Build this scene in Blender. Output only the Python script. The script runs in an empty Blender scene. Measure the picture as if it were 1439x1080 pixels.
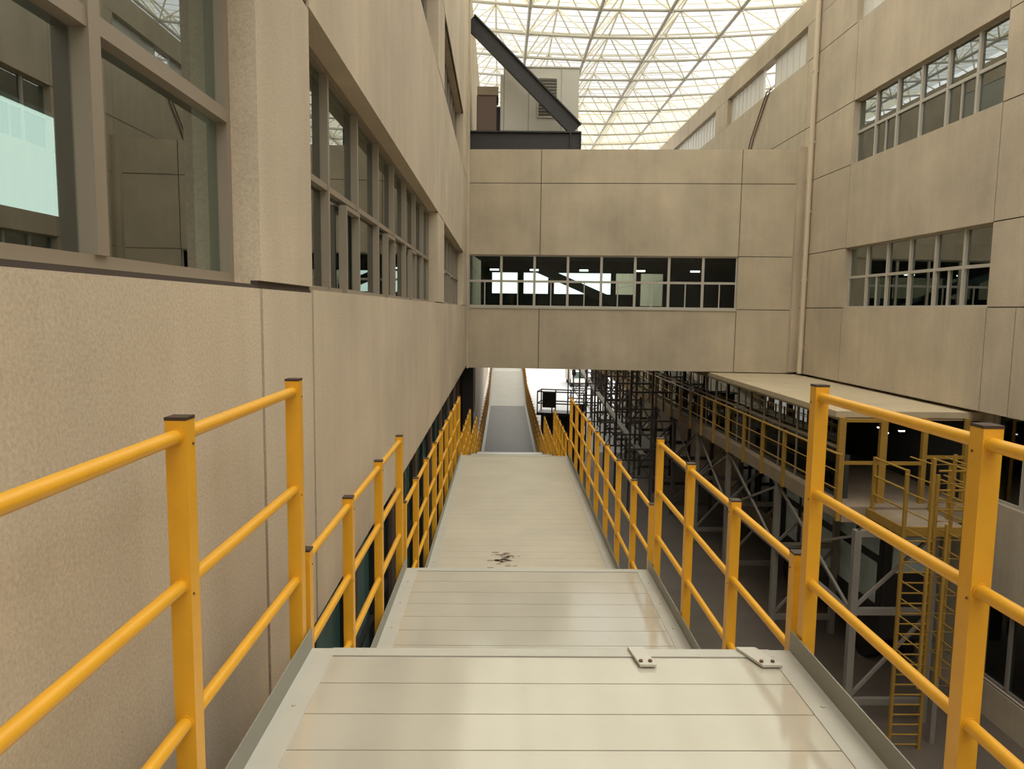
import bpy, bmesh, math, random
from mathutils import Vector, Matrix
random.seed(7)
S = bpy.context.scene
COL = S.collection
R = math.radians

# ------------------------------------------------------------------ camera
FPX, PITCH, YAW, ROLL = 1020.0, R(5.911), R(1.065), R(0.75)
cp, sp, cy, sy = math.cos(PITCH), math.sin(PITCH), math.cos(YAW), math.sin(YAW)
fw = Vector((sy*cp, cy*cp, -sp)); rt = Vector((cy, -sy, 0)); up = rt.cross(fw)
cr, sr = math.cos(ROLL), math.sin(ROLL)
rt2 = rt*cr + up*sr; up2 = up*cr - rt*sr
camd = bpy.data.cameras.new('camera'); cam = bpy.data.objects.new('camera', camd); COL.objects.link(cam)
camd.sensor_width = 36.0; camd.lens = FPX/1439*36.0; camd.clip_start = .05; camd.clip_end = 600
m = Matrix((rt2, up2, -fw)).transposed().to_4x4(); m.translation = (0, 0, 1.55)
cam.matrix_world = m
S.camera = cam
# ------------------------------------------------------------------ world, sun, exposure
w = bpy.data.worlds.new('sky'); S.world = w; w.use_nodes = True
bg = w.node_tree.nodes['Background']; bg.inputs[0].default_value = (1.0, .985, .93, 1); bg.inputs[1].default_value = 1.85
sd = bpy.data.lights.new('sun', 'SUN'); sun = bpy.data.objects.new('sun', sd); COL.objects.link(sun)
sd.energy = 1.8; sd.angle = R(80); sd.color = (1, .97, .9); sun.rotation_euler = (R(6), 0, R(-10)); sun.location = (3, -10, 40)
S.view_settings.view_transform = 'Standard'; S.view_settings.look = 'None'
S.view_settings.exposure = 0.27; S.view_settings.gamma = 1; S.view_settings.use_curve_mapping = False

# ------------------------------------------------------------------ materials
def mat(name, col, rough=.6, metal=0, var=0, scale=3, bump=0, bscale=200, spec=.5, streak=0, fine=0, ior=1.5):
    mt = bpy.data.materials.new(name); mt.use_nodes = True
    nt = mt.node_tree; N = nt.nodes; L = nt.links
    b = N['Principled BSDF']; b.inputs['Base Color'].default_value = (*col, 1)
    b.inputs['Roughness'].default_value = rough; b.inputs['Metallic'].default_value = metal
    b.inputs['Specular IOR Level'].default_value = spec; b.inputs['IOR'].default_value = ior
    if var or streak or fine or bump:
        geo = N.new('ShaderNodeNewGeometry')
    fac = None
    def mul(a, c):
        if a is None: return c
        x = N.new('ShaderNodeMath'); x.operation = 'MULTIPLY'; L.new(a, x.inputs[0]); L.new(c, x.inputs[1]); return x.outputs[0]
    def noise(sc, amp, stretch=None, det=5):
        n = N.new('ShaderNodeTexNoise'); n.inputs['Scale'].default_value = sc; n.inputs['Detail'].default_value = det; n.inputs['Roughness'].default_value = .6
        src = geo.outputs['Position']
        if stretch:
            v = N.new('ShaderNodeVectorMath'); v.operation = 'MULTIPLY'; L.new(src, v.inputs[0]); v.inputs[1].default_value = stretch; src = v.outputs[0]
        L.new(src, n.inputs['Vector'])
        r = N.new('ShaderNodeMapRange'); L.new(n.outputs['Fac'], r.inputs['Value'])
        r.inputs['From Min'].default_value = .3; r.inputs['From Max'].default_value = .7
        r.inputs['To Min'].default_value = 1-amp; r.inputs['To Max'].default_value = 1+amp*.6
        return r.outputs[0]
    if var: fac = mul(fac, noise(scale, var))
    if streak: fac = mul(fac, noise(3.2, streak, (1, 1, .10)))
    if fine: fac = mul(fac, noise(75, fine, det=3))
    if fac is not None:
        mx = N.new('ShaderNodeMix'); mx.data_type = 'RGBA'; mx.blend_type = 'MULTIPLY'; mx.inputs[0].default_value = 1
        mx.inputs[6].default_value = (*col, 1); L.new(fac, mx.inputs[7]); L.new(mx.outputs[2], b.inputs['Base Color'])
    if bump:
        n = N.new('ShaderNodeTexNoise'); n.inputs['Scale'].default_value = bscale; n.inputs['Detail'].default_value = 3
        L.new(geo.outputs['Position'], n.inputs['Vector'])
        bp = N.new('ShaderNodeBump'); bp.inputs['Strength'].default_value = bump; bp.inputs['Distance'].default_value = .01
        L.new(n.outputs['Fac'], bp.inputs['Height']); L.new(bp.outputs[0], b.inputs['Normal'])
    return mt
def glass(name, tint, ior=1.7, rough=.0):
    mt = bpy.data.materials.new(name); mt.use_nodes = True
    nt = mt.node_tree; N = nt.nodes; L = nt.links; N.clear()
    out = N.new('ShaderNodeOutputMaterial'); mx = N.new('ShaderNodeMixShader'); t = N.new('ShaderNodeBsdfTransparent'); g = N.new('ShaderNodeBsdfGlossy')
    t.inputs[0].default_value = (*tint, 1); g.inputs['Roughness'].default_value = rough; g.inputs[0].default_value = (.85, .9, .88, 1)
    fr = N.new('ShaderNodeFresnel'); fr.inputs[0].default_value = ior
    geo = N.new('ShaderNodeNewGeometry'); inv = N.new('ShaderNodeMath'); inv.operation = 'SUBTRACT'; inv.inputs[0].default_value = 1
    L.new(geo.outputs['Backfacing'], inv.inputs[1]); ml = N.new('ShaderNodeMath'); ml.operation = 'MULTIPLY'
    L.new(fr.outputs[0], ml.inputs[0]); L.new(inv.outputs[0], ml.inputs[1])
    L.new(ml.outputs[0], mx.inputs[0]); L.new(t.outputs[0], mx.inputs[1]); L.new(g.outputs[0], mx.inputs[2]); L.new(mx.outputs[0], out.inputs[0])
    return mt
def sheet(name, tcol, dcol, mixf):
    mt = bpy.data.materials.new(name); mt.use_nodes = True
    nt = mt.node_tree; N = nt.nodes; L = nt.links; N.clear()
    out = N.new('ShaderNodeOutputMaterial'); mx = N.new('ShaderNodeMixShader'); t = N.new('ShaderNodeBsdfTransparent'); g = N.new('ShaderNodeBsdfTranslucent')
    t.inputs[0].default_value = (*tcol, 1); g.inputs[0].default_value = (*dcol, 1); mx.inputs[0].default_value = mixf
    L.new(t.outputs[0], mx.inputs[1]); L.new(g.outputs[0], mx.inputs[2]); L.new(mx.outputs[0], out.inputs[0])
    return mt
def emit(name, col, st):
    mt = bpy.data.materials.new(name); mt.use_nodes = True
    b = mt.node_tree.nodes['Principled BSDF']; b.inputs['Base Color'].default_value = (*col, 1)
    b.inputs['Emission Color'].default_value = (*col, 1); b.inputs['Emission Strength'].default_value = st
    return mt
M = dict(
 concrete=mat('beige_render', (.55, .462, .338), .9, var=.17, scale=.55, streak=.08, fine=.16, bump=.15, bscale=110),
 bridge=mat('bridge_render', (.52, .44, .315), .9, var=.18, scale=.6, streak=.07, fine=.08, bump=.12, bscale=90),
 alu=mat('beige_aluminium', (.27, .225, .17), .45, metal=.1),
 alu_white=mat('white_aluminium', (.46, .43, .36), .45),
 yellow=mat('yellow_paint', (.72, .36, .02), .36, var=.05, scale=9),
 yellow_old=mat('dull_yellow_paint', (.36, .21, .035), .5, var=.12, scale=4),
 cap=mat('brown_plastic', (.045, .025, .015), .5),
 bolt=mat('bolt_metal', (.14, .07, .03), .5, metal=.4),
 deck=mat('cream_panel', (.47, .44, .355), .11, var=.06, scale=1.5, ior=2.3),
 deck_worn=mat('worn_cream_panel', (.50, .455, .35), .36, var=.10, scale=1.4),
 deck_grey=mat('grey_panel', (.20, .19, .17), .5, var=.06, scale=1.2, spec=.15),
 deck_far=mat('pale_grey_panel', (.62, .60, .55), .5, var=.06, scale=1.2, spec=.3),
 flashing=mat('galvanised_flashing', (.46, .44, .37), .35, var=.06, scale=4),
 upstand=mat('grey_kickplate', (.24, .235, .185), .4, var=.06, scale=4),
 dark=mat('dark_steel', (.022, .021, .02), .5),
 darkbrown=mat('brown_metal', (.13, .085, .06), .6),
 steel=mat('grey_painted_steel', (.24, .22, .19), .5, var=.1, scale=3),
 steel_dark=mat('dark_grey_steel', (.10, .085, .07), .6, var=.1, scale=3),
 unit=mat('pale_metal_casing', (.52, .50, .42), .5, var=.04),
 louvre=mat('grey_louvre', (.25, .235, .20), .5),
 chord=mat('roof_chord_paint', (.55, .52, .45), .5),
 web=mat('cream_tube_paint', (.85, .80, .66), .5),
 floor=mat('hall_floor_shaded_tone', (.13, .105, .082), .55, var=.25, scale=.5),  # near concrete, shade put into its dark tone
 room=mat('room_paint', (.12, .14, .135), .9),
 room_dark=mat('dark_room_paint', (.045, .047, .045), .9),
 panel=mat('pale_infill_panel', (.66, .64, .58), .5, var=.05, scale=.8),
 soffit=mat('canopy_render', (.50, .41, .27), .9, var=.12, scale=.8),
 teal=mat('teal_machine', (.22, .34, .34), .5),
 sealant=mat('brown_sealant', (.06, .045, .035), .8),
 black=mat('black_rubber', (.012, .012, .012), .6),
 white=mat('white_paint', (.8, .8, .78), .4),
 fascia=mat('walkway_fascia', (.30, .235, .16), .7, var=.15, scale=2),
 pipe=mat('beige_pipe', (.60, .50, .36), .6),
 glass=glass('window_glass', (.55, .66, .63), 4.0),
 glass_clear=glass('clear_bridge_glass', (.70, .80, .78), 1.4),
 glass_dark=glass('dark_glass', (.30, .38, .36), 2.0),
 glass_teal=mat('teal_spandrel_glass', (.09, .21, .195), .12, var=.3, scale=1.2),
 glass_light=mat('pale_blue_glass', (.58, .72, .74), .1, var=.3, scale=1.5),
 lamp=emit('lamp_tube', (1, .98, .9), 5.0),
 sheet=sheet('roof_sheet', (.34, .35, .36), (.46, .475, .49), .55),
 skylight=sheet('yellow_roof_light', (.54, .525, .43), (.58, .56, .45), .5),
 light=sheet('white_roof_light', (.52, .54, .54), (.55, .56, .56), .5),
 clear=sheet('clear_fill_sheet', (.95, .95, .92), (.8, .8, .8), .2),  # for the out-of-view roof bay, made clear as fill light
)
# ------------------------------------------------------------------ helpers
def tag(o, label=None, cat=None, group=None, kind=None):
    if label: o['label'] = label
    if cat: o['category'] = cat
    if group: o['group'] = group
    if kind: o['kind'] = kind
    return o
def empty(name, loc, label=None, cat=None, group=None, kind=None):
    o = bpy.data.objects.new(name, None); COL.objects.link(o); o.location = loc; o.empty_display_size = .2
    return tag(o, label, cat, group, kind)
class MB:
    def __init__(s): s.v = []; s.f = []; s.smooth = []
    def poly(s, vs, fs, smooth=False):
        b = len(s.v); s.v += [Vector(x) for x in vs]
        for f in fs: s.f.append([b+i for i in f]); s.smooth.append(smooth)
    def box(s, x0, x1, y0, y1, z0, z1, F=None):
        c = [(x, y, z) for z in (z0, z1) for y in (y0, y1) for x in (x0, x1)]
        if F: c = [F(*q) for q in c]
        s.poly(c, [(0, 2, 3, 1), (4, 5, 7, 6), (0, 1, 5, 4), (2, 6, 7, 3), (0, 4, 6, 2), (1, 3, 7, 5)]); return s
    def bar(s, a, b, wd, ht, upv=(0, 0, 1)):
        a = Vector(a); b = Vector(b); d = (b-a).normalized(); u = Vector(upv)
        if abs(d.dot(u)) > .98: u = Vector((0, 1, 0))
        r = d.cross(u).normalized(); u = r.cross(d)
        c = []
        for p in (a, b):
            for q in ((-1, -1), (1, -1), (1, 1), (-1, 1)): c.append(p + r*q[0]*wd/2 + u*q[1]*ht/2)
        s.poly(c, [(0, 1, 2, 3), (4, 7, 6, 5), (0, 4, 5, 1), (1, 5, 6, 2), (2, 6, 7, 3), (3, 7, 4, 0)]); return s
    def tube(s, pts, r, n=8, cap=True):
        pts = [Vector(p) for p in pts]; k = len(pts); vs = []; prev = None
        for i, p in enumerate(pts):
            d = (pts[min(i+1, k-1)]-pts[max(i-1, 0)]).normalized()
            if prev is None:
                ref = Vector((0, 0, 1)) if abs(d.z) < .9 else Vector((1, 0, 0)); u = d.cross(ref).normalized()
            else: u = (prev - d*prev.dot(d)).normalized()
            prev = u; w_ = d.cross(u)
            for j in range(n):
                a = 2*math.pi*j/n; vs.append(p + (u*math.cos(a)+w_*math.sin(a))*r)
        fs = [(i*n+j, i*n+(j+1) % n, (i+1)*n+(j+1) % n, (i+1)*n+j) for i in range(k-1) for j in range(n)]
        s.poly(vs, fs, True)
        if cap: s.poly(vs[:n], [tuple(range(n-1, -1, -1))]); s.poly(vs[-n:], [tuple(range(n))])
        return s
    def ibeam(s, a, b, h, wd, t, upv=(0, 0, 1)):
        a = Vector(a); b = Vector(b); d = (b-a).normalized(); u = Vector(upv); r = d.cross(u).normalized(); u = r.cross(d)
        for o in (-1, 1): s.bar(a+u*o*(h-t)/2, b+u*o*(h-t)/2, wd, t, u)
        s.bar(a, b, t, h-2*t, u); return s
    def mesh(s, name, material, origin=(0, 0, 0)):
        me = bpy.data.meshes.new(name); o = Vector(origin)
        me.from_pydata([tuple(v-o) for v in s.v], [], s.f)
        bm = bmesh.new(); bm.from_mesh(me); bmesh.ops.remove_doubles(bm, verts=bm.verts, dist=1e-6)if any(s.smooth) else None
        bmesh.ops.recalc_face_normals(bm, faces=bm.faces); bm.to_mesh(me); bm.free()
        if any(s.smooth) and all(len(p.vertices) for p in me.polygons):
            for p in me.polygons: p.use_smooth = len(p.vertices) == 4
            me.set_sharp_from_angle(angle=R(50))
        me.materials.append(material); return me
    def build(s, name, material, parent=None, origin=None, bevel=0):
        if origin is None:
            if parent is not None: origin = parent.location
            else:
                xs = [v.x for v in s.v]; ys = [v.y for v in s.v]; zs = [v.z for v in s.v]
                origin = ((min(xs)+max(xs))/2, (min(ys)+max(ys))/2, min(zs))
        me = s.mesh(name, material, origin)
        ob = bpy.data.objects.new(name, me); COL.objects.link(ob)
        if parent is not None:
            ob.parent = parent
            ob.location = Vector(origin) - wloc(parent)
        else: ob.location = origin
        if bevel:
            bv = ob.modifiers.new('bevel', 'BEVEL'); bv.width = bevel; bv.segments = 2; bv.limit_method = 'ANGLE'
        return ob
def wloc(o):
    v = Vector(o.location); p = o.parent
    while p is not None: v = v + Vector(p.location); p = p.parent
    return v
def put(name, me, parent, world):
    ob = bpy.data.objects.new(name, me); COL.objects.link(ob); ob.parent = parent; ob.location = Vector(world) - wloc(parent); return ob
def sub(ob_parent, mb, name, material):
    return mb.build(name, material, ob_parent, origin=wloc(ob_parent))

GZ = -6.95                      # hall floor level
XL, XR = -1.12, 10.1           # faces of the two facades
BA = Vector((-1.12, 25.45, 0)); BB = Vector((10.1, 24.6, 0)); BD = (BB-BA).normalized(); BN = Vector((-BD.y, BD.x, 0)); BLEN = (BB-BA).length
FL = lambda s, d, z: Vector((XL-d, s, z))
FR = lambda s, d, z: Vector((XR+d, s, z))
FB = lambda s, d, z: BA + BD*s + BN*d + Vector((0, 0, z))
# ------------------------------------------------------------------ walls
def wall(name, F, rects, material, thick=.30, gap=.012, gdepth=.05, parent=None):
    mb = MB(); js = MB()
    def shared(r, side):
        s0, s1, z0, z1 = r; tot = 0
        for q in rects:
            if q is r: continue
            touch = (abs(q[1]-s0), abs(q[0]-s1), abs(q[3]-z0), abs(q[2]-z1))[side] < 1e-4
            if not touch: continue
            tot += max(0, min(z1, q[3])-max(z0, q[2])) if side < 2 else max(0, min(s1, q[1])-max(s0, q[0]))
        return gap if tot > .6*((z1-z0) if side < 2 else (s1-s0)) else 0
    for r in rects:
        s0, s1, z0, z1 = r
        mb.box(s0+shared(r, 0), s1-shared(r, 1), 0, gdepth, z0+shared(r, 2), z1-shared(r, 3), F)
        mb.box(s0, s1, gdepth, thick, z0, z1, F)
        a, b, c, d = (shared(r, k) for k in range(4))
        if a: js.box(s0, s0+a, .018, gdepth, z0, z1, F)
        if b: js.box(s1-b, s1, .018, gdepth, z0, z1, F)
        if c: js.box(s0+a, s1-b, .018, gdepth, z0, z0+c, F)
        if d: js.box(s0+a, s1-b, .018, gdepth, z1-d, z1, F)
    o = mb.build(name, material, parent)
    sub(o, js, 'joint_sealant', M['sealant'])
    return tag(o, kind='structure')
LB, LS, LH, LS2, LH2, LT = -.40, 1.65, 3.27, 5.75, 7.25, 12.8
lrects = [(-7, 3.46, LB, LS), (3.46, 4.4, LB, LS), (4.4, 45, LB, LS),
          (-7, .0, LS, LH), (3.46, 4.4, LS, LH), (13.25, 14.75, LS, LH), (22.3, 45, LS, LH),
          (-7, 4.4, LH, LS2), (4.4, 45, LH, LS2),
          (-7, 4.4, LS2, LH2), (13.25, 14.75, LS2, LH2), (22.0, 45, LS2, LH2), (-7, 45, LH2, LT)]
wl = tag(wall('wall_left', FL, lrects, M['concrete'], gap=.019), 'long beige rendered facade close beside the walkway on the left', 'wall')
RB, RS, RH, RS2, RH2, RO, RC, RT = -.45, 1.72, 3.46, 5.83, 7.62, 9.8, 11.0, 11.85
rr = []
for a, b in ((-6, 14.1), (14.1, 14.96), (14.96, 21.35), (21.35, 24.7), (24.7, 64)): rr.append((a, b, RB, RS))
for z0, z1, h in ((RS, RH, 0), (RS2, RH2, 0)):
    for a, b in ((-6, 14.96), (21.35, 24.7), (24.7, 64)): rr.append((a, b, z0, z1))
for z0, z1 in ((RH, RS2), (RH2, RO)):
    for a, b in ((-6, 14.96), (14.96, 21.35), (21.35, 24.7), (24.7, 64)): rr.append((a, b, z0, z1))
for a, b in ((-6, 10.5), (21.5, 24.9), (33.4, 35.2), (43.5, 45), (53, 64)): rr.append((a, b, RO, RC))
rr.append((-6, 64, RC, RT))
tag(wall('wall_right', FR, rr, M['concrete'], .35), 'long beige rendered facade across the hall on the right', 'wall')
bt, bj, bs, bh, bb_ = 6.95, 5.83, 1.64, 3.42, -.5
brects = []
for a, b in ((0, 2.5), (2.5, 9.22), (9.22, BLEN)):
    brects += [(a, b, bj, bt), (a, b, bh, bj), (a, b, bb_, bs)]
brects.append((9.22, BLEN, bs, bh))
tag(wall('wall_front', FB, brects, M['bridge'], .3), 'beige rendered front of the enclosed bridge spanning the hall', 'wall')
mb = MB(); D = 4.6
mb.box(0, BLEN, .3, D, bt-.35, bt-.02, FB); mb.box(0, BLEN, .3, D, bb_, bb_+.3, FB); mb.box(0, BLEN, .3, D, 3.5, 3.75, FB)
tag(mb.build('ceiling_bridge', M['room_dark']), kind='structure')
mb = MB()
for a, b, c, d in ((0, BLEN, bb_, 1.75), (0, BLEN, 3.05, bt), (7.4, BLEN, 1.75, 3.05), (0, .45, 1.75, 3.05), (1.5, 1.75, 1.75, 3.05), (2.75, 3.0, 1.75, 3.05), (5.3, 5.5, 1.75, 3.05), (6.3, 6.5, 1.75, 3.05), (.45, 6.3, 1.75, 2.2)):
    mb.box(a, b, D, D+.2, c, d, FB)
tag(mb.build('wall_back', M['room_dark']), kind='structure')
# returns: plinth behind left facade and lower storeys
mb = MB(); FLL = lambda s, d, z: Vector((XL-.33-d, s, z))
mb.box(-7, 45, 0, .25, GZ, -4.6, FLL)
for k in range(0, 19): mb.box(-7+k*2.8, -7+k*2.8+.35, 0, .25, -4.6, LB, FLL)
mb.box(-7, 45, 0, .25, -.75, LB, FLL)
tag(mb.build('wall_left_lower', M['darkbrown']), kind='structure')
mb = MB(); mb.box(45, 100, 0, .3, GZ, 4, FLL); tag(mb.build('wall_left_far', M['fascia']), kind='structure')
mb = MB(); mb.box(XL-3.5, XL-3.3, -7, 45, GZ, -.4); mb.box(XL-3.5, XL-.3, -7, 45, -.42, -.40)
tag(mb.build('wall_left_storeroom', M['room_dark']), kind='structure')
# ------------------------------------------------------------------ windows
WN = [0]
def window(F, s0, s1, z0, z1, n, zt, rec=.13, fr=.05, mul=.06, fm='alu', gm='glass', sash=(), halves=(), label=None, dep=.05):
    WN[0] += 1
    c = F((s0+s1)/2, rec, z0)
    w_ = empty('window_%d' % WN[0], c, label, 'window' if label else None, kind='structure')
    f = MB()
    f.box(s0, s0+fr, rec, rec+dep, z0, z1, F); f.box(s1-fr, s1, rec, rec+dep, z0, z1, F)
    f.box(s0+fr, s1-fr, rec, rec+dep, z0, z0+fr, F); f.box(s0+fr, s1-fr, rec, rec+dep, z1-fr, z1, F)
    f.build('window_frame', M[fm], w_)
    p = (s1-s0)/n
    for i in range(1, n):
        q = MB(); q.box(s0+i*p-mul/2, s0+i*p+mul/2, rec-.012, rec+dep, z0+fr, z1-fr, F); q.build('mullion', M[fm], w_)
    if zt:
        for i in range(n):
            q = MB(); q.box(s0+i*p+(mul/2 if i else fr), s0+(i+1)*p-(mul/2 if i < n-1 else fr), rec-.006, rec+dep, zt-mul*.45, zt+mul*.45, F); q.build('transom', M[fm], w_)
    for i in range(n):
        a, b = s0+i*p+.03, s0+(i+1)*p-.03
        for z_0, z_1 in (((z0+.03, zt-.02), (zt+.02, z1-.03)) if zt else ((z0+.03, z1-.03),)):
            q = MB(); q.box(a, b, rec+.045, rec+.053, z_0, z_1, F); q.build('pane', M[gm], w_)
    for i in sash:      # a narrow casement leaf set in the lower half of a bay
        a, b = s0+(i+.45)*p, s0+(i+1)*p-.04; t = .035
        q = MB(); z_0, z_1 = z0+.01, zt-.05
        q.box(a, a+t, rec-.035, rec+.03, z_0, z_1, F); q.box(b-t, b, rec-.035, rec+.03, z_0, z_1, F)
        q.box(a+t, b-t, rec-.035, rec+.03, z_0, z_0+t, F); q.box(a+t, b-t, rec-.035, rec+.03, z_1-t, z_1, F)
        q.build('casement', M[fm], w_)
    for i in halves:
        a = s0+(i+.5)*p; q = MB(); q.box(a-.018, a+.018, rec, rec+.04, z0+fr, zt-.02, F); q.build('glazing_bar', M[fm], w_)
    return w_
# nearest window has wide bays, drawn from the right jamb towards the viewer
window(FL, .02, 3.46, LS, LH, 3, 2.40, .125, .05, .065, label='nearest tall window in the left facade with two large panes in view')
window(FL, 4.4, 13.25, LS, LH, 8, 2.42, .16, .045, .05, sash=(1, 3, 5), label='long ribbon window of eight bays in the left facade')
window(FL, 14.75, 22.3, LS, LH, 7, 2.42, .16, .045, .05, sash=(1, 3), label='far ribbon window in the left facade next to the bridge')
window(FL, 4.4, 13.25, LS2, LH2, 8, 6.4, .2, .045, .05, sash=(2, 5, 7), label='upper ribbon window cut by the top of the photo, left facade')
window(FL, 14.75, 22.0, LS2, LH2, 7, 6.4, .2, .045, .05, sash=(1, 4), label='upper ribbon window in the left facade next to the bridge')
window(FR, 14.96, 21.35, RS, RH, 6, 2.6, .13, .05, .08, 'alu_white', 'glass', halves=(4, 1), label='lower ribbon window of six bays in the right facade')
window(FR, 14.96, 21.35, RS2, RH2, 6, 6.72, .13, .05, .08, 'alu_white', 'glass', halves=(4, 1), label='upper ribbon window in the right facade reflecting the roof trusses')
window(FB, .02, 9.22, bs, bh, 8, 2.52, .08, .05, .085, 'alu_white', 'glass_clear', halves=range(8), label='ribbon window of eight bays in the front of the bridge')
for k in range(3):
    a = -1.4+k*8.4
    for j in range(3):
        window(FLL, a+j*2.8+.35, a+j*2.8+2.8, -4.6, -.75, 2, -2.2, .05, .06, .07, 'dark', 'glass_teal')
# sills
mb = MB(); mb.box(0, 9.22, -.03, .1, bs-.06, bs, FB); tag(mb.build('trim_1', M['alu_white']), kind='structure')
# rooms behind the left facade
mb = MB()
mb.box(-8.2, XL-.3, -7, 45, .3, .5); mb.box(-8.2, XL-.3, -7, 45, 5.45, 5.6); mb.box(-8.4, -8.2, -7, 45, 7.9, 8.1)
mb.box(-8.2, XL-.3, -7, 45, 8.0, 8.2); mb.box(-8.4, -8.2, -7, 45, 5.45, 8.0)
mb.box(-8.4, -8.2, -7, 45, .5, 3.15); mb.box(-8.4, -8.2, -7, 45, 5.0, 5.45); mb.box(-8.4, -8.2, 14.2, 45, 3.15, 5.0)
mb.box(-8.2, XL-.3, 44.8, 45, .3, 8)
tag(mb.build('wall_left_room', M['room']), kind='structure')
mb = MB()
mb.box(-3.95, -3.8, 6.7, 6.8, .5, 5.45); mb.box(-4.2, -3.85, 12.6, 12.95, .5, 5.45); mb.box(-4.2, -3.85, 18.6, 18.95, .5, 5.45)
tag(mb.build('wall_left_room_pier', M['room_dark']), kind='structure')
# rooms behind the right facade
mb = MB()
mb.box(XR+.35, 17, -6, 24.5, .3, .5); mb.box(XR+.35, 17, -6, 24.5, 3.9, 4.2); mb.box(17, 17.2, -6, 24.5, .3, 8.2); mb.box(XR+.35, 17, -6, 24.5, 8.0, 8.2)
mb.box(XR+.35, 17, 24.3, 24.5, .5, 8)
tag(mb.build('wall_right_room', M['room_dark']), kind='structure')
mb = MB(); mb.box(12.2, 12.6, 20.2, 20.6, .5, 3.9); mb.box(12.2, 12.6, 24.0, 24.3, .5, 3.9)
tag(mb.build('wall_right_room_pier', M['room']), kind='structure')
# ------------------------------------------------------------------ infill panels in the high openings of the right facade
def infill(a, b, label):
    q = MB(); q.box(a, b, .2, .26, RO+.003, RC-.003, FR)
    n = int((b-a)/.5)
    for i in range(n+1):
        s = a+(b-a)*i/n; q.box(s-.015, s+.015, .185, .2, RO+.003, RC-.003, FR)
    tag(q.build('infill_panel', M['panel']), label, 'panel', 'pale panels closing the high openings')
infill(10.5, 21.5, 'long pale panel in the high opening nearest the top edge of the photo')
infill(24.9, 28.2, 'pale panel right of the bright gap in the high opening')
infill(29.4, 33.4, 'pale panel left of the bright gap in the high opening')
infill(35.2, 43.5, 'pale panel in the far high opening just above the bridge roof')
infill(45, 53, 'farthest pale panel behind the bridge roof edge')
# ------------------------------------------------------------------ floor
mb = MB(); mb.box(-30, 60, -20, 43, GZ-.3, GZ); tag(mb.build('floor', M['floor']), kind='structure')
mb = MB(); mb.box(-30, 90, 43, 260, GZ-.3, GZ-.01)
tag(mb.build('floor_far_daylit', mat('daylit_concrete_tone', (.45, .45, .46), .6, var=.06, scale=.2)), kind='structure')  # same concrete as the hall floor, far daylight put into its paler colour
mb = MB(); mb.box(-9, 18, -13, -12.7, GZ, 9); tag(mb.build('wall_rear_light_block', M['concrete']), kind='structure')  # unseen wall added behind the camera to cut frontal light
# ------------------------------------------------------------------ roof space frame
roof = empty('ceiling', (5, 30, 13.6), 'vaulted space frame roof of pale tubes under translucent sheets', 'roof', kind='structure')
NX, NY, PX, PY = 8, 22, 2.85, 3.0
X0, Y0 = -4.6, .6
zc = lambda x: 13.6 + .006*(x-5)**2
lo = lambda i, j: Vector((X0+i*PX, Y0+j*PY, zc(X0+i*PX)))
hi = lambda i, j: Vector((X0+(i+.5)*PX, Y0+(j+.5)*PY, zc(X0+(i+.5)*PX)+1.75))
mb = MB()
for i in range(NX): mb.tube([lo(i, 0), lo(i, NY)], .075, 8)
for j in range(NY+1): mb.tube([lo(i, j) for i in range(NX)], .06, 8)
mb.build('lower_chord', M['chord'], roof)
mb = MB()
for i in range(NX-1): mb.tube([hi(i, 0), hi(i, NY-1)], .055, 6)
for j in range(NY): mb.tube([hi(i, j) for i in range(NX-1)], .05, 6)
mb.build('upper_chord', M['web'], roof)
mb = MB()
for i in range(NX-1):
    for j in range(NY):
        for a, b in ((0, 0), (1, 0), (0, 1), (1, 1)): mb.tube([lo(i+a, j+b), hi(i, j)], .04, 6, False)
mb.build('web_member', M['web'], roof)
mb = MB()
def ball(mb, c, r):
    n = 8; vs = [Vector(c)+Vector((0, 0, r))]
    for a in (1, 2, 3):
        for k in range(n):
            t = math.pi*a/4; p = 2*math.pi*k/n; vs.append(Vector(c)+Vector((math.sin(t)*math.cos(p), math.sin(t)*math.sin(p), math.cos(t)))*r)
    vs.append(Vector(c)-Vector((0, 0, r))); fs = [(0, 1+k, 1+(k+1) % n) for k in range(n)]
    for a in range(2): fs += [(1+a*n+k, 1+(a+1)*n+k, 1+(a+1)*n+(k+1) % n, 1+a*n+(k+1) % n) for k in range(n)]
    fs += [(25, 17+(k+1) % n, 17+k) for k in range(n)]
    mb.poly(vs, fs, False)
for i in range(NX):
    for j in range(NY+1): ball(mb, lo(i, j), .12)
for i in range(NX-1):
    for j in range(NY): ball(mb, hi(i, j), .1)
mb.build('node', M['chord'], roof)
mb = MB()
for k in range(90):
    y = Y0+k*.73
    mb.tube([Vector((x, y, zc(x)+1.95)) for x in [X0-3+i*2.85 for i in range(9)]], .018, 4)
mb.build('purlin', M['web'], roof)
def cover(x0, x1, y0, y1, name, m_):
    q = MB(); n = 6
    for k in range(n):
        a, b = x0+(x1-x0)*k/n, x0+(x1-x0)*(k+1)/n; za, zb = zc(a)+2.0, zc(b)+2.0
        q.poly([(a, y0, za), (b, y0, zb), (b, y1, zb), (a, y1, za)], [(0, 1, 2, 3)])
    q.build(name, M[m_], roof)
cover(-8, 19, 12, 24, 'roof_sheet', 'clear'); cover(-8, 19, 24, 35.5, 'roof_light', 'skylight')  # first cover is an unseen clear bay, added to brighten the hall
cover(-8, -1.2, 35.5, 50, 'roof_light', 'light'); cover(-1.2, 10.5, 35.5, 50, 'roof_sheet', 'sheet'); cover(10.5, 19, 35.5, 50, 'roof_light', 'light')
cover(-8, 19, 50, 66, 'roof_light', 'skylight')
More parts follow.
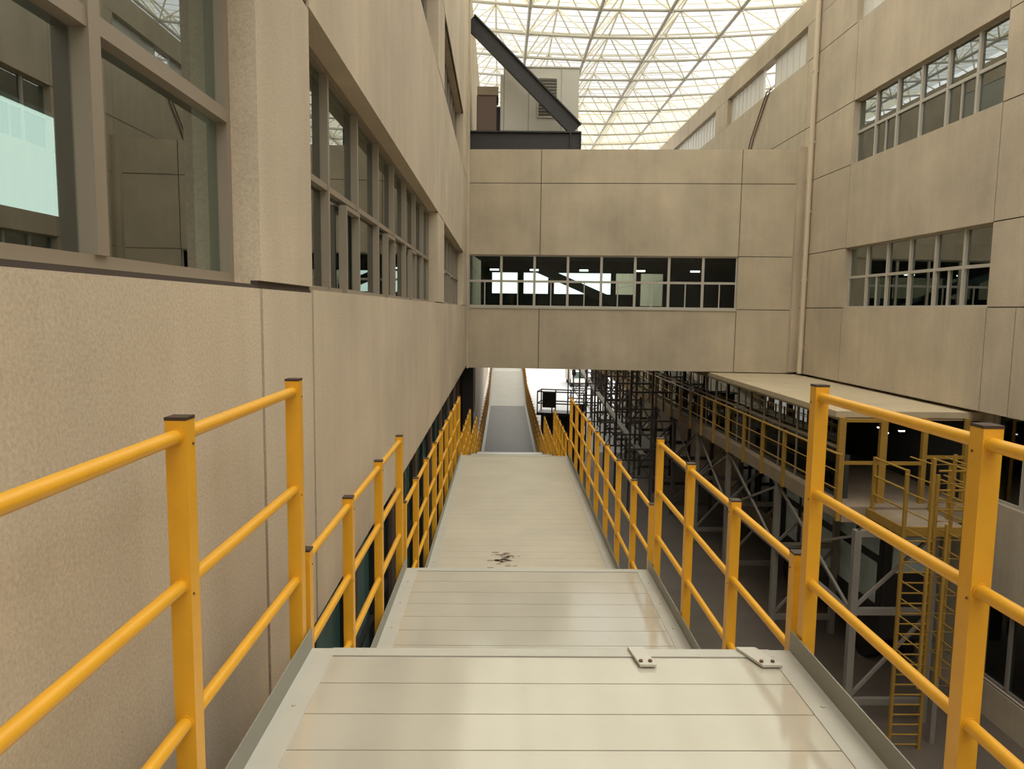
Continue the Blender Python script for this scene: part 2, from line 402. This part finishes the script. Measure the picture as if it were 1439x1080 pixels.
# ------------------------------------------------------------------ stepped deck
DXL, DXR = -.835, 1.365
def deck(y0, y1, z, label, m_='deck', strip=.235, z1=None, brackets=False, legs=True):
    z1 = z if z1 is None else z1
    e = empty('walkway_deck', ((DXL+DXR)/2, (y0+y1)/2, z), label, 'walkway deck', 'white stepped walkway sections')
    sl = (z1-z)/(y1-y0); Z = lambda y: z+(y-y0)*sl
    sg = .0028 if m_ == 'deck' else .0012
    T = lambda x, y, h: Vector((x+.0072*(y-4), y, Z(y)+h))
    q = MB(); n = max(1, round((y1-.07-y0)/strip)); st = (y1-.07-y0)/n
    q.box(DXL+.01, DXR-.01, y0, y1, -.10, -.012, T)
    for k in range(n): q.box(DXL+.10, DXR-.10, y0+k*st+sg, y0+(k+1)*st-sg, -.012, 0, T)
    q.build('deck_panel', M[m_], e)
    for a, b in ((DXL+.006, DXL+.115), (DXR-.115, DXR-.006)):
        q = MB(); q.box(a, b, y0, y1, -.004, .004, T)
        if y1 < 16:
            yy = y0+.15
            while yy < y1-.05:
                q.tube([T((a+b)/2, yy, .004), T((a+b)/2, yy, .009)], .009, 6); yy += .45
        q.build('edge_flashing', M['flashing'], e)
    for a, b in ((DXL, DXL+.006), (DXR-.006, DXR)):
        q = MB(); q.box(a, b, y0, y1, -.35, .10, T); q.build('kick_plate', M['upstand'], e)
    q = MB(); q.box(DXL+.10, DXR-.10, y1-.068, y1+.004, -.012, .005, T); q.box(DXL+.006, DXR-.006, y1, y1+.006, -.35, -.0, T); q.build('nosing', M['flashing'], e)
    if brackets:
        for x, wd, tw in ((.63, .075, -.02), (1.16, .09, -.05)):
            q = MB(); c = [T(x+tw, y1-.0, .006), T(x+wd+tw, y1-.0, .006), T(x+wd-tw*.3, y1-.17, .006), T(x-tw*.3, y1-.17, .006)]
            q.poly(c+[v+Vector((0, 0, .014)) for v in c], [(0, 3, 2, 1), (4, 5, 6, 7), (0, 1, 5, 4), (1, 2, 6, 5), (2, 3, 7, 6), (3, 0, 4, 7)])
            br = q.build('bracket_plate', M['unit'], e, bevel=.003)
            for ox in (.2, .75):
                b2 = MB(); b2.tube([T(x+wd*ox, y1-.145, .02), T(x+wd*ox, y1-.145, .028)], .009, 8); sub(br, b2, 'bolt', M['bolt'])
    if legs:
        for yy in ([y0+.3, y1-.3] if y1-y0 < 10 else [y0+.3+k*(y1-y0-.6)/4 for k in range(5)]):
            for x in (DXL+.12, DXR-.12):
                q = MB(); xs = .0072*(yy-4); q.box(x-.05+xs, x+.05+xs, yy-.05, yy+.05, GZ, Z(yy)-.1); q.build('leg', M['steel_dark'], e)
    return e
Z1, Z2, Z3, Z4, Z5, Z6 = 0, -.79, -1.44, -2.36, -3.22, -4.05
SEC = [(-1.5, 3.18, Z1, None), (3.19, 6.37, Z2, None), (6.39, 14.67, Z3, None), (14.69, 19.4, Z4, None), (19.42, 24.0, Z5, None), (24.02, 42, Z6, None), (42.02, 51.5, Z6, -2.85), (51.52, 70, -2.85, None)]
dl = ['nearest cream deck section with two bolted brackets on its front edge', 'second cream deck section one step below the nearest', 'long worn cream deck section with a dirt smudge near its close end',
      'fourth deck section hidden one step below the long worn one', 'fifth deck section hidden just short of the bridge', 'level shiny grey deck section running on under the bridge', 'far deck section that slopes upward beyond the bridge', 'last bright deck section at the far end of the walkway']
for k, (a, b, z, z1) in enumerate(SEC):
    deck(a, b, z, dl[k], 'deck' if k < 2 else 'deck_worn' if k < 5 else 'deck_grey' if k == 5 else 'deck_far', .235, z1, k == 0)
# dirt smudges on the long worn deck
q = MB()
for k in range(40):
    x = .10+random.gauss(0, .09); y = 8.5+random.gauss(0, .13); r = random.uniform(.008, .034)
    q.poly([(x+r*math.cos(a*1.0472)*1.6, y+r*math.sin(a*1.0472), Z3+.0015) for a in range(6)], [tuple(range(6))])
tag(q.build('dirt_smudge', M['fascia']), 'brown dirt smudge at the near end of the long worn deck', 'dirt', kind='stuff')
# ------------------------------------------------------------------ yellow guardrails
PW = .058
def post_mesh(h, m_):
    q = MB(); q.box(-PW/2, PW/2, -PW/2, PW/2, -.22, h); return q.mesh('post', m_)
me_post = post_mesh(1.235, M['yellow'])
q = MB(); q.box(-PW/2-.001, PW/2+.001, -PW/2-.001, PW/2+.001, 0, .009); me_cap = q.mesh('post_cap', M['cap'])
q = MB(); q.tube([(-.032, 0, 0), (.032, 0, 0)], .004, 8); me_bolt = q.mesh('bolt', M['bolt'])
q = MB(); q.tube([(0, -PW/2-.004, 0), (0, PW/2+.004, 0)], .0245, 12); me_collar = q.mesh('weld_collar', M['yellow'])
def rail_set(x, ys, zf, label, detail=2, r=.0205, m_=None, hs=(1.19, .765, .36)):
    X = lambda y: x+.0072*(y-4)
    e = empty('guardrail', (X(ys[0]), (ys[0]+ys[-1])/2, zf(ys[0])), label, 'guardrail', 'yellow guardrails beside the stepped walkway')
    for y in ys:
        p = put('post', me_post, e, (X(y), y, zf(y)))
        if detail >= 1: put('post_cap', me_cap, p, (X(y), y, zf(y)+1.235))
        if detail >= 2:
            put('bolt', me_bolt, p, (X(y), y+.012, zf(y)+1.165)); put('bolt', me_bolt, p, (X(y), y-.015, zf(y)+.74))
    for h in hs:
        q = MB(); q.tube([(X(ys[0]), ys[0], zf(ys[0])+h), (X(ys[-1]), ys[-1], zf(ys[-1])+h)], r, 12 if detail >= 2 else 8)
        ob = q.build('rail', M['yellow'], e)
        if detail >= 2:
            for y in ys: put('weld_collar', me_collar, ob, (X(y), y, zf(y)+h))
    return e
PY = [[-1.28, -.18, .92, 2.01, 3.105], [3.235, 4.16, 5.18, 6.22], [6.46, 7.4, 8.4, 9.4, 10.4, 11.4, 12.4, 13.4, 14.5],
      [14.76, 15.7, 16.6, 17.5, 18.4, 19.3], [19.5, 20.4, 21.3, 22.2, 23.1, 23.9], [24.1+1.05*k for k in range(18)], [42.1+1.03*k for k in range(10)], [51.6+1.2*k for k in range(16)]]
nm = ['nearest deck section', 'second deck section', 'long worn deck section', 'fourth deck section', 'fifth deck section', 'grey deck section under the bridge', 'far sloping deck section', 'last far deck section']
for k, ys in enumerate(PY):
    a, b, z, z1 = SEC[k]
    zf = (lambda y, z=z, z1=z1, a=a, b=b: z if z1 is None else z+(y-a)/(b-a)*(z1-z))
    for x, sd_ in ((-.87, 'facade side, left of the'), (1.40, 'open hall side, right of the')):
        rail_set(x, ys, zf, 'yellow guardrail on the %s %s' % (sd_, nm[k]), 2 if k < 2 else 1 if k < 5 else 0)
# ------------------------------------------------------------------ steel bracket and plant on the bridge roof
e = empty('beam_bracket', (.9, 25.7, bt), 'black steel beam with diagonal tie standing on the bridge roof', 'steel bracket')
q = MB(); q.ibeam((XL+.01, 25.75, bt+.335), (2.72, 25.6, bt+.335), .66, .3, .05); q.build('beam', M['dark'], e)
q = MB(); q.ibeam((XL+.01, 25.75, 11.25), (2.56, 25.6, bt+.75), .5, .26, .045); q.build('diagonal_tie', M['dark'], e)
q = MB(); q.box(2.34, 2.37, 25.45, 25.75, bt+.05, bt+.62); q.box(2.70, 2.73, 25.45, 25.75, bt, bt+.66); q.build('stiffener_plate', M['dark'], e)
q = MB(); q.box(XL+.0, XL+.03, 25.5, 26.0, bt, bt+.8); q.box(XL+.0, XL+.03, 25.5, 26.0, 10.8, 11.7); q.build('wall_plate', M['dark'], e)
e = empty('ventilation_unit', (1.5, 27.6, bt+.6), 'pale grey plant cabinet with louvred vent behind the black diagonal tie', 'ventilation unit')
q = MB(); q.box(.08, 2.72, 26.5, 28.6, bt+.2, 10.0); q.box(-.05, .08, 26.52, 28.5, bt+.2, 9.75); q.build('casing', M['unit'], e, bevel=.02)
q = MB(); q.box(.06, 2.74, 26.47, 28.62, 10.0, 10.04); q.build('lid', M['unit'], e)
q = MB()
for x in (.95, 2.1): q.box(x-.008, x+.008, 26.49, 26.5, bt+.7, 9.98)
q.build('panel_seam', M['louvre'], e)
q = MB(); q.box(1.25, 1.30, 26.46, 26.5, 8.3, 9.68); q.box(1.93, 1.98, 26.46, 26.5, 8.3, 9.68); q.box(1.30, 1.93, 26.46, 26.5, 9.63, 9.68); q.box(1.30, 1.93, 26.46, 26.5, 8.3, 8.35)
lf = q.build('louvre_frame', M['unit'], e)
q = MB()
for k in range(12): q.bar((1.29, 26.47, 8.4+k*.105), (1.94, 26.47, 8.4+k*.105), .012, .085, (0, -.7, .7))
q.box(1.29, 1.94, 26.492, 26.499, 8.34, 9.64)
sub(lf, q, 'louvre_slats', M['louvre'])
q = MB(); q.box(-.05, 2.75, 26.4, 28.6, bt-.02, bt+.2); q.build('plinth', M['dark'], e)
e = empty('duct_box', (-.5, 26.9, bt+.5), 'brown metal duct box between the left facade and the pale cabinet', 'duct box')
q = MB(); q.box(-.88, -.18, 26.4, 27.6, bt-.02, 9.0); q.build('body', M['darkbrown'], e, bevel=.02)
q = MB(); q.box(-.86, -.12, 26.36, 27.64, 9.0, 9.3); q.build('hood', M['fascia'], e, bevel=.02)
q = MB(); q.box(-.18, .05, 26.9, 27.6, bt-.02, 8.75)
tag(q.build('dark_duct', M['dark']), 'black duct filling the gap between brown box and pale cabinet', 'duct')
# downpipes and cables
q = MB(); q.tube([(XR-.1, 23.9, RB), (XR-.1, 23.9, RT)], .08, 12)
for z in (.4, 2.6, 4.8, 7.0, 9.2, 11.4): q.box(XR-.19, XR-.005, 23.85, 23.95, z, z+.06)
tag(q.build('downpipe', M['pipe']), 'beige downpipe running up the right facade beside the bridge', 'pipe')
q = MB(); q.box(9.85, XR, 24.45, 24.62, -.45, 7.0)
tag(q.build('trim_2', M['concrete']), kind='structure')
q = MB(); q.box(XL, XL+.06, 25.1, 25.44, -.5, 12.8); tag(q.build('trim_3', M['concrete']), kind='structure')
for k, dy in enumerate((0, .35)):
    q = MB(); q.tube([(XR-.03, 28.0+dy, RO+.1), (XR-.03, 28.3+dy, RO-.1), (XR-.04, 29.6+dy, 8.5), (XR-.03, 31.3+dy, 6.2)], .022, 6)
    tag(q.build('cable', M['darkbrown']), ['dark cable hanging from the bright gap, nearer strand', 'dark cable hanging from the bright gap, farther strand'][k], 'cable', 'cables hung from the bright gap')
# lamps in the bridge
for k, s in enumerate((.75, 2.25, 4.1, 6.2, 8.2)):
    e = empty('ceiling_lamp', FB(s, 2.2, 3.1), ['first', 'second', 'third', 'fourth', 'fifth'][k]+' strip lamp from the left facade seen through the bridge window', 'lamp', 'strip lamps inside the bridge')
    q = MB(); q.box(s-.16, s+.16, 2.12, 2.28, 3.0, 3.05, FB); q.build('diffuser', M['lamp'], e)
    q = MB(); q.box(s-.17, s+.17, 2.11, 2.29, 3.05, 3.10, FB); q.box(s-.01, s+.01, 2.19, 2.21, 3.1, 3.5, FB); q.build('housing', M['dark'], e)
# dark stair flight seen slanting behind the bridge window
q = MB(); q.bar(FB(2.2, 3.2, 3.2), FB(6.2, 3.2, 1.5), .6, .3); tag(q.build('stair_flight', M['dark']), 'dark slanting stair flight seen through the bridge window', 'stairs')
# security camera under the bridge
e = empty('security_camera', FB(3.75, -.02, bb_), 'small dark security camera under the bridge front edge', 'security camera')
q = MB(); q.box(3.72, 3.78, -.06, .04, bb_-.12, bb_, FB); q.build('mount', M['dark'], e)
q = MB(); q.tube([FB(3.75, -.3, bb_-.14), FB(3.75, .12, bb_-.08)], .07, 10); q.build('camera_body', M['dark'], e)
# ------------------------------------------------------------------ walkway building under the right facade
e = empty('glazed_walkway', (8.6, 35, -2.7), 'raised glazed corridor with flat canopy under the right facade', 'corridor')
YE = 15.3
q = MB(); q.box(7.25, XR+.34, YE, 62, -.66, -.53); q.box(7.3, XR+.34, YE+.05, 62, -.72, -.66); q.build('canopy', M['soffit'], e)
q = MB(); q.box(7.3, XR+.34, YE-.45, 62, -2.66, -2.52); q.build('floor_slab', M['fascia'], e)
q = MB(); q.box(7.25, 7.3, YE-.5, 62, -2.82, -2.49); q.box(7.3, XR+.34, YE-.5, YE-.45, -2.82, -2.49); q.build('fascia', M['fascia'], e)
gf = MB(); gf.box(7.50, 7.56, YE+.3, 62, -1.42, -1.36)
for k in range(41): y = YE+.3+k*1.14; gf.box(7.50, 7.56, y, y+.05, -2.52, -.72)
gf.build('glazing_frame', M['fascia'], e)
q = MB(); q.box(7.525, 7.535, YE+.3, 62, -2.5, -.72); q.build('glazing', M['glass_dark'], e)
q = MB(); q.box(7.65, 7.75, YE+.3, 62, -2.52, -1.55); q.box(XR+.2, XR+.3, YE, 62, -2.52, -.72); q.build('inner_lining', M['room_dark'], e)
ef = MB()
for x, wd in ((7.37, .14), (8.27, .15), (9.17, .10), (10.08, .08)): ef.box(x-wd/2, x+wd/2, YE-.1, YE, -2.52, -.66)
for x0, x1, z in ((7.41, 8.22, -1.64), (8.32, 9.13, -1.64), (9.2, 10.05, -1.50), (7.41, 8.22, -.72)): ef.box(x0, x1, YE-.09, YE-.03, z-.035, z+.035)
ef.build('end_frame', M['yellow_old'], e)
for k, (x, y) in enumerate(((9.05, 16.6), (9.35, 17.4), (9.6, 16.9))):
    c = empty('corridor_lamp', (x, y, -.72), ['left', 'middle', 'right'][k]+' one of the three small lit lamps inside the corridor end', 'lamp', 'lamps inside the glazed corridor')
    q = MB(); q.box(x-.06, x+.06, y-.03, y+.03, -1.22, -1.19); q.build('diffuser', M['lamp'], c)
    q = MB(); q.box(x-.07, x+.07, y-.04, y+.04, -1.19, -1.16); q.box(x-.008, x+.008, y-.008, y+.008, -1.16, -.72); q.build('hanger', M['dark'], c)
e2 = empty('balcony_guardrail', (7.2, 35, -2.52), 'long dull yellow guardrail on the edge of the raised corridor', 'guardrail')
q = MB(); q.box(-.04, .04, -.04, .04, -.3, 1.14); me_bp = q.mesh('post', M['yellow_old'])
for k in range(30): put('post', me_bp, e2, (7.21, YE-.4+k*1.5, -2.52))
for h, r in ((1.11, .03), (.74, .015), (.36, .015)):
    q = MB(); q.tube([(7.21, YE-.45, -2.52+h), (7.21, 60, -2.52+h)], r, 8); q.build('rail', M['yellow_old'], e2)
# landing and caged ladder
e3 = empty('landing', (8.4, 14.1, -2.55), 'small railed yellow landing at the top of the caged ladder', 'landing')
q = MB(); q.box(7.8, 9.1, 13.45, YE-.51, -2.64, -2.54); q.build('landing_floor', M['fascia'], e3)
q = MB(); q.box(7.78, 9.12, 13.41, 13.45, -2.68, -2.5); q.box(7.76, 7.8, 13.41, YE-.51, -2.68, -2.5); q.build('toe_board', M['yellow_old'], e3)
q = MB(); q.box(-.03, .03, -.03, .03, -.12, 1.14); me_lp = q.mesh('post', M['yellow_old'])
for x, y in ((7.84, 13.5), (7.84, 14.7), (9.06, 13.5), (9.06, 14.1), (9.06, 14.7)): put('post', me_lp, e3, (x, y, -2.54))
for h in (1.12, .74, .36):
    q = MB(); q.tube([(7.84, 14.72, -2.54+h), (7.84, 13.5, -2.54+h)], .022, 8); q.build('rail', M['yellow_old'], e3)
    q = MB(); q.tube([(8.45, 13.5, -2.54+h), (9.06, 13.5, -2.54+h), (9.06, 14.72, -2.54+h)], .022, 8); q.build('rail', M['yellow_old'], e3)
q = MB(); q.box(8.66, 8.76, 13.5, 13.6, GZ, -2.64); q.build('support_post', M['steel'], e3)
e4 = empty('caged_ladder', (8.0, 13.2, GZ), 'tall yellow caged ladder from hall floor to the landing', 'ladder')
for x in (7.74, 8.33):
    q = MB(); q.box(x-.028, x+.028, 13.3, 13.36, GZ, -1.45); q.build('stile', M['yellow_old'], e4)
for k in range(21):
    q = MB(); q.tube([(7.77, 13.33, GZ+.1+k*.205), (8.3, 13.33, GZ+.1+k*.205)], .017, 8); q.build('rung', M['yellow_old'], e4)
for k in range(13):
    z = -5.25+k*.345
    q = MB(); q.tube([(7.76, 13.3, z), (7.79, 12.62, z), (8.41, 12.62, z), (8.42, 13.3, z)], .014, 6); q.build('cage_hoop', M['yellow_old'], e4)
for x, y in ((7.79, 12.6), (8.41, 12.6), (8.42, 13.0), (8.1, 12.6)):
    q = MB(); q.box(x-.024, x+.024, y-.024, y+.024, -5.3, -1.0 if x != 8.1 else -2.2); q.build('cage_bar', M['yellow_old'], e4)
# vehicle under the corridor
e5 = empty('parked_vehicle', (9.6, 19, GZ), 'dark vehicle with pale blue glass parked under the raised corridor', 'vehicle')
q = MB(); q.box(9.1, 10.3, 16.4, 23, GZ+.75, -3.35); q.build('body', M['dark'], e5, bevel=.08)
for y in (16.6, 17.75, 18.9, 20.05, 21.2):
    q = MB(); q.box(9.07, 9.1, y, y+.95, -4.15, -3.5); q.build('window', M['glass_light'], e5, bevel=.01)
    q = MB(); q.box(9.07, 9.1, y+.05, y+.9, -5.35, -4.35); q.build('side_panel', M['glass_light'], e5, bevel=.01)
q = MB(); q.box(9.3, 10.1, 16.36, 16.4, -4.5, -3.6); q.build('windscreen', M['glass_light'], e5)
for y in (17.3, 21.8):
    for x in (9.15, 9.95):
        q = MB(); q.tube([(x, y, GZ+.5), (x+.3, y, GZ+.5)], .5, 18); q.build('wheel', M['black'], e5)
# steel support frames under the corridor
FY = [14.3, 18.5, 22.6, 26.2, 29.8, 33.4, 37, 41, 45, 49, 53, 57]
def frame(y, k):
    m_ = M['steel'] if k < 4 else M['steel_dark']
    e = empty('support_frame', (8.0, y, GZ), ['grey steel support frame behind the caged ladder', 'grey steel support frame second from the caged ladder', 'grey steel support frame third from the caged ladder', 'grey steel support frame fourth from the caged ladder', 'dark steel support frame fifth from the caged ladder', 'dark steel support frame sixth from the caged ladder', 'dark steel support frame seventh from the caged ladder', 'dark steel support frame eighth from the caged ladder', 'dark steel support frame ninth from the caged ladder', 'dark steel support frame tenth from the caged ladder', 'dark steel support frame eleventh from the caged ladder', 'farthest dark steel support frame under the corridor'][k], 'steel frame', 'steel frames carrying the glazed corridor')
    for x in (7.35, 8.95):
        q = MB(); q.box(x-.07, x+.07, y-.07, y+.07, GZ, -2.83); q.build('column', m_, e)
    for z in (-2.9, -4.55, -6.5):
        q = MB(); q.box(7.35, 8.95, y-.05, y+.05, z-.07, z+.07); q.build('cross_beam', m_, e)
    for a, b in (((7.35, -4.5), (8.95, -2.9)), ((7.35, -6.45), (8.95, -4.6))):
        q = MB(); q.bar((a[0], y, a[1]), (b[0], y, b[1]), .06, .06); q.build('brace', m_, e)
    if k < len(FY)-1:
        y2 = FY[k+1]
        for a, b in (((y, -2.95), (y2, -4.6)), ((y2-.1, -2.95), (y, -4.6))):
            q = MB(); q.bar((7.35, a[0], a[1]), (7.35, b[0], b[1]), .055, .055); q.build('brace', m_, e)
        q = MB(); q.bar((7.35, y, -4.6), (7.35, y2, -4.6), .09, .12); q.build('tie_beam', m_, e)
    if k >= 4:
        for x in (5.5, 6.4):
            q = MB(); q.box(x-.045, x+.045, y-.045, y+.045, GZ, -.6-.0*k); q.build('column', m_, e)
        for z in (-5.4, -4.2, -3.0, -1.8, -.7):
            q = MB(); q.box(5.5, 7.35, y-.03, y+.03, z-.04, z+.04); q.build('cross_beam', m_, e)
        for z in (-5.4, -3.0):
            q = MB(); q.bar((5.5, y, z), (6.4, y, z+1.2), .04, .04); q.bar((6.4, y, z), (5.5, y, z+1.2), .04, .04); q.build('brace', m_, e)
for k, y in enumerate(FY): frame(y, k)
q = MB(); q.bar((5.5, 52, -2.2), (6.5, 32, -4.9), .25, .12)
tag(q.build('stair_stringer', M['steel']), 'pale slanting stringer against the dark scaffold frames', 'stringer')
# lower storeys of the right facade
FRL = lambda s, d, z: Vector((XR+.35+d, s, z))
bands = [(-6, 64, GZ, -6.2), (-6, 13.2, -6.2, -.45), (13.2, 15.0, -4.5, -2.35), (15.0, 15.5, -6.2, -.45), (15.5, 64, -3.2, -.45), (15.5, 16.6, -6.2, -3.2), (31, 64, -6.2, -3.2)]
tag(wall('wall_right_lower', FRL, bands, M['concrete'], .3), kind='structure')
window(FRL, 13.2, 15.0, -2.35, -.45, 2, -1.3, .08, .06, .07, 'alu_white', 'glass_dark', label='ground floor window high beside the nearest right yellow post')
window(FRL, 13.2, 15.0, -6.2, -4.5, 2, None, .1, .06, .07, 'steel', 'glass_dark', label='ground floor window low beside the nearest right yellow post')
window(FRL, 16.6, 31, -6.2, -3.2, 12, -4.4, .1, .07, .09, 'dark', 'glass', label='dark framed glazed ground floor front behind the steel frames')
mb = MB(); mb.box(15, 15.2, -6, 64, GZ, 0); mb.box(XR+.6, 15, -6, 64, -.3, -.1); mb.box(XR+.6, 15, 63.8, 64, GZ, 0)
tag(mb.build('wall_right_storeroom', M['room_dark']), kind='structure')
# ------------------------------------------------------------------ scissor lift
LX, LY, PZ = 3.45, 39.0, GZ+2.85
e = empty('scissor_lift', (LX, LY, GZ), 'dark scissor lift with raised railed platform right of the walkway', 'scissor lift')
q = MB(); q.box(LX-1.25, LX+1.25, LY-.55, LY+.55, GZ+.25, GZ+1.75); q.build('chassis', M['dark'], e, bevel=.03)
for sx in (-.9, .9):
    for s_ in (-1, 1):
        q = MB(); q.tube([(LX+sx, LY+s_*.45, GZ+.25), (LX+sx, LY+s_*.62, GZ+.25)], .25, 16); q.build('wheel', M['black'], e)
q = MB(); q.box(LX-1.1, LX+1.1, LY-.3, LY+.3, GZ+1.75, PZ-.02); q.build('lifting_stack', M['dark'], e, bevel=.02)
for k in range(2):
    z0, z1 = GZ+1.75+k*.55, GZ+2.3+k*.55
    q = MB()
    for s_ in (-.4, .4): q.bar((LX-1.05, LY+s_, z0), (LX+1.05, LY+s_, z1), .06, .12); q.bar((LX+1.05, LY+s_*.85, z0), (LX-1.05, LY+s_*.85, z1), .06, .12)
    q.build('scissor_arm', M['dark'], e)
q = MB(); q.box(LX-1.28, LX+1.28, LY-.6, LY+.6, PZ, PZ+.15); q.build('platform', M['dark'], e)
q = MB()
for x in (-1.25, -.45, .4, 1.25):
    for s_ in (-.57, .57): q.tube([(LX+x, LY+s_, PZ+.1), (LX+x, LY+s_, PZ+1.28)], .035, 8)
for z in (PZ+.65, PZ+1.28):
    q.tube([(LX-1.25, LY-.57, z), (LX+1.25, LY-.57, z), (LX+1.25, LY+.57, z), (LX-1.25, LY+.57, z), (LX-1.25, LY-.57, z)], .035, 8)
q.build('platform_rail', M['dark'], e)
q = MB(); q.box(LX-.95, LX-.25, LY-.75, LY-.5, PZ+.45, PZ+1.3); q.build('control_box', M['dark'], e, bevel=.02)
q = MB(); q.box(LX+.6, LX+1.2, LY-.4, LY+.3, PZ+.15, PZ+.6); q.build('tool_crate', M['darkbrown'], e)
e.rotation_euler.z = R(-14)
# ------------------------------------------------------------------ far yard: lorry, hanging box
TX, TY = 9.05, 80.0
e = empty('van', (TX, TY, GZ), 'small silver van parked far off on the bright yard', 'van')
q = MB(); q.box(TX-1.1, TX+1.1, TY+1.6, TY+6.5, GZ+.45, GZ+2.1); q.build('cargo_box', M['unit'], e, bevel=.05)
q = MB(); q.box(TX-1.0, TX+1.0, TY, TY+1.5, GZ+.4, GZ+1.7); q.build('cab', M['white'], e, bevel=.12)
q = MB(); q.box(TX-.85, TX+.85, TY-.02, TY+.03, GZ+1.0, GZ+1.55); q.build('windscreen', M['glass_dark'], e)
for y in (TY+.8, TY+5.2):
    for s_ in (-1, 1):
        q = MB(); q.tube([(TX+s_*.75, y, GZ+.42), (TX+s_*1.05, y, GZ+.42)], .42, 14); q.build('wheel', M['black'], e)
q = MB(); q.box(7.75, 8.65, 58.5, 59.3, -5.35, -3.0); q.box(7.8, 7.9, 58.6, 58.7, GZ, -5.35); q.box(8.5, 8.6, 58.6, 58.7, GZ, -5.35)
tag(q.build('control_cabinet', M['darkbrown']), 'grey brown cabinet on legs at the far end of the scaffold frames', 'cabinet')
# dark block added for the dark opening under the bridge at the left
q = MB(); q.box(-1.35, -.95, 27.2, 27.7, GZ, bb_); tag(q.build('column', M['dark']), 'added dark block for the dark opening under the bridge left of the walkway', 'column', kind='structure')
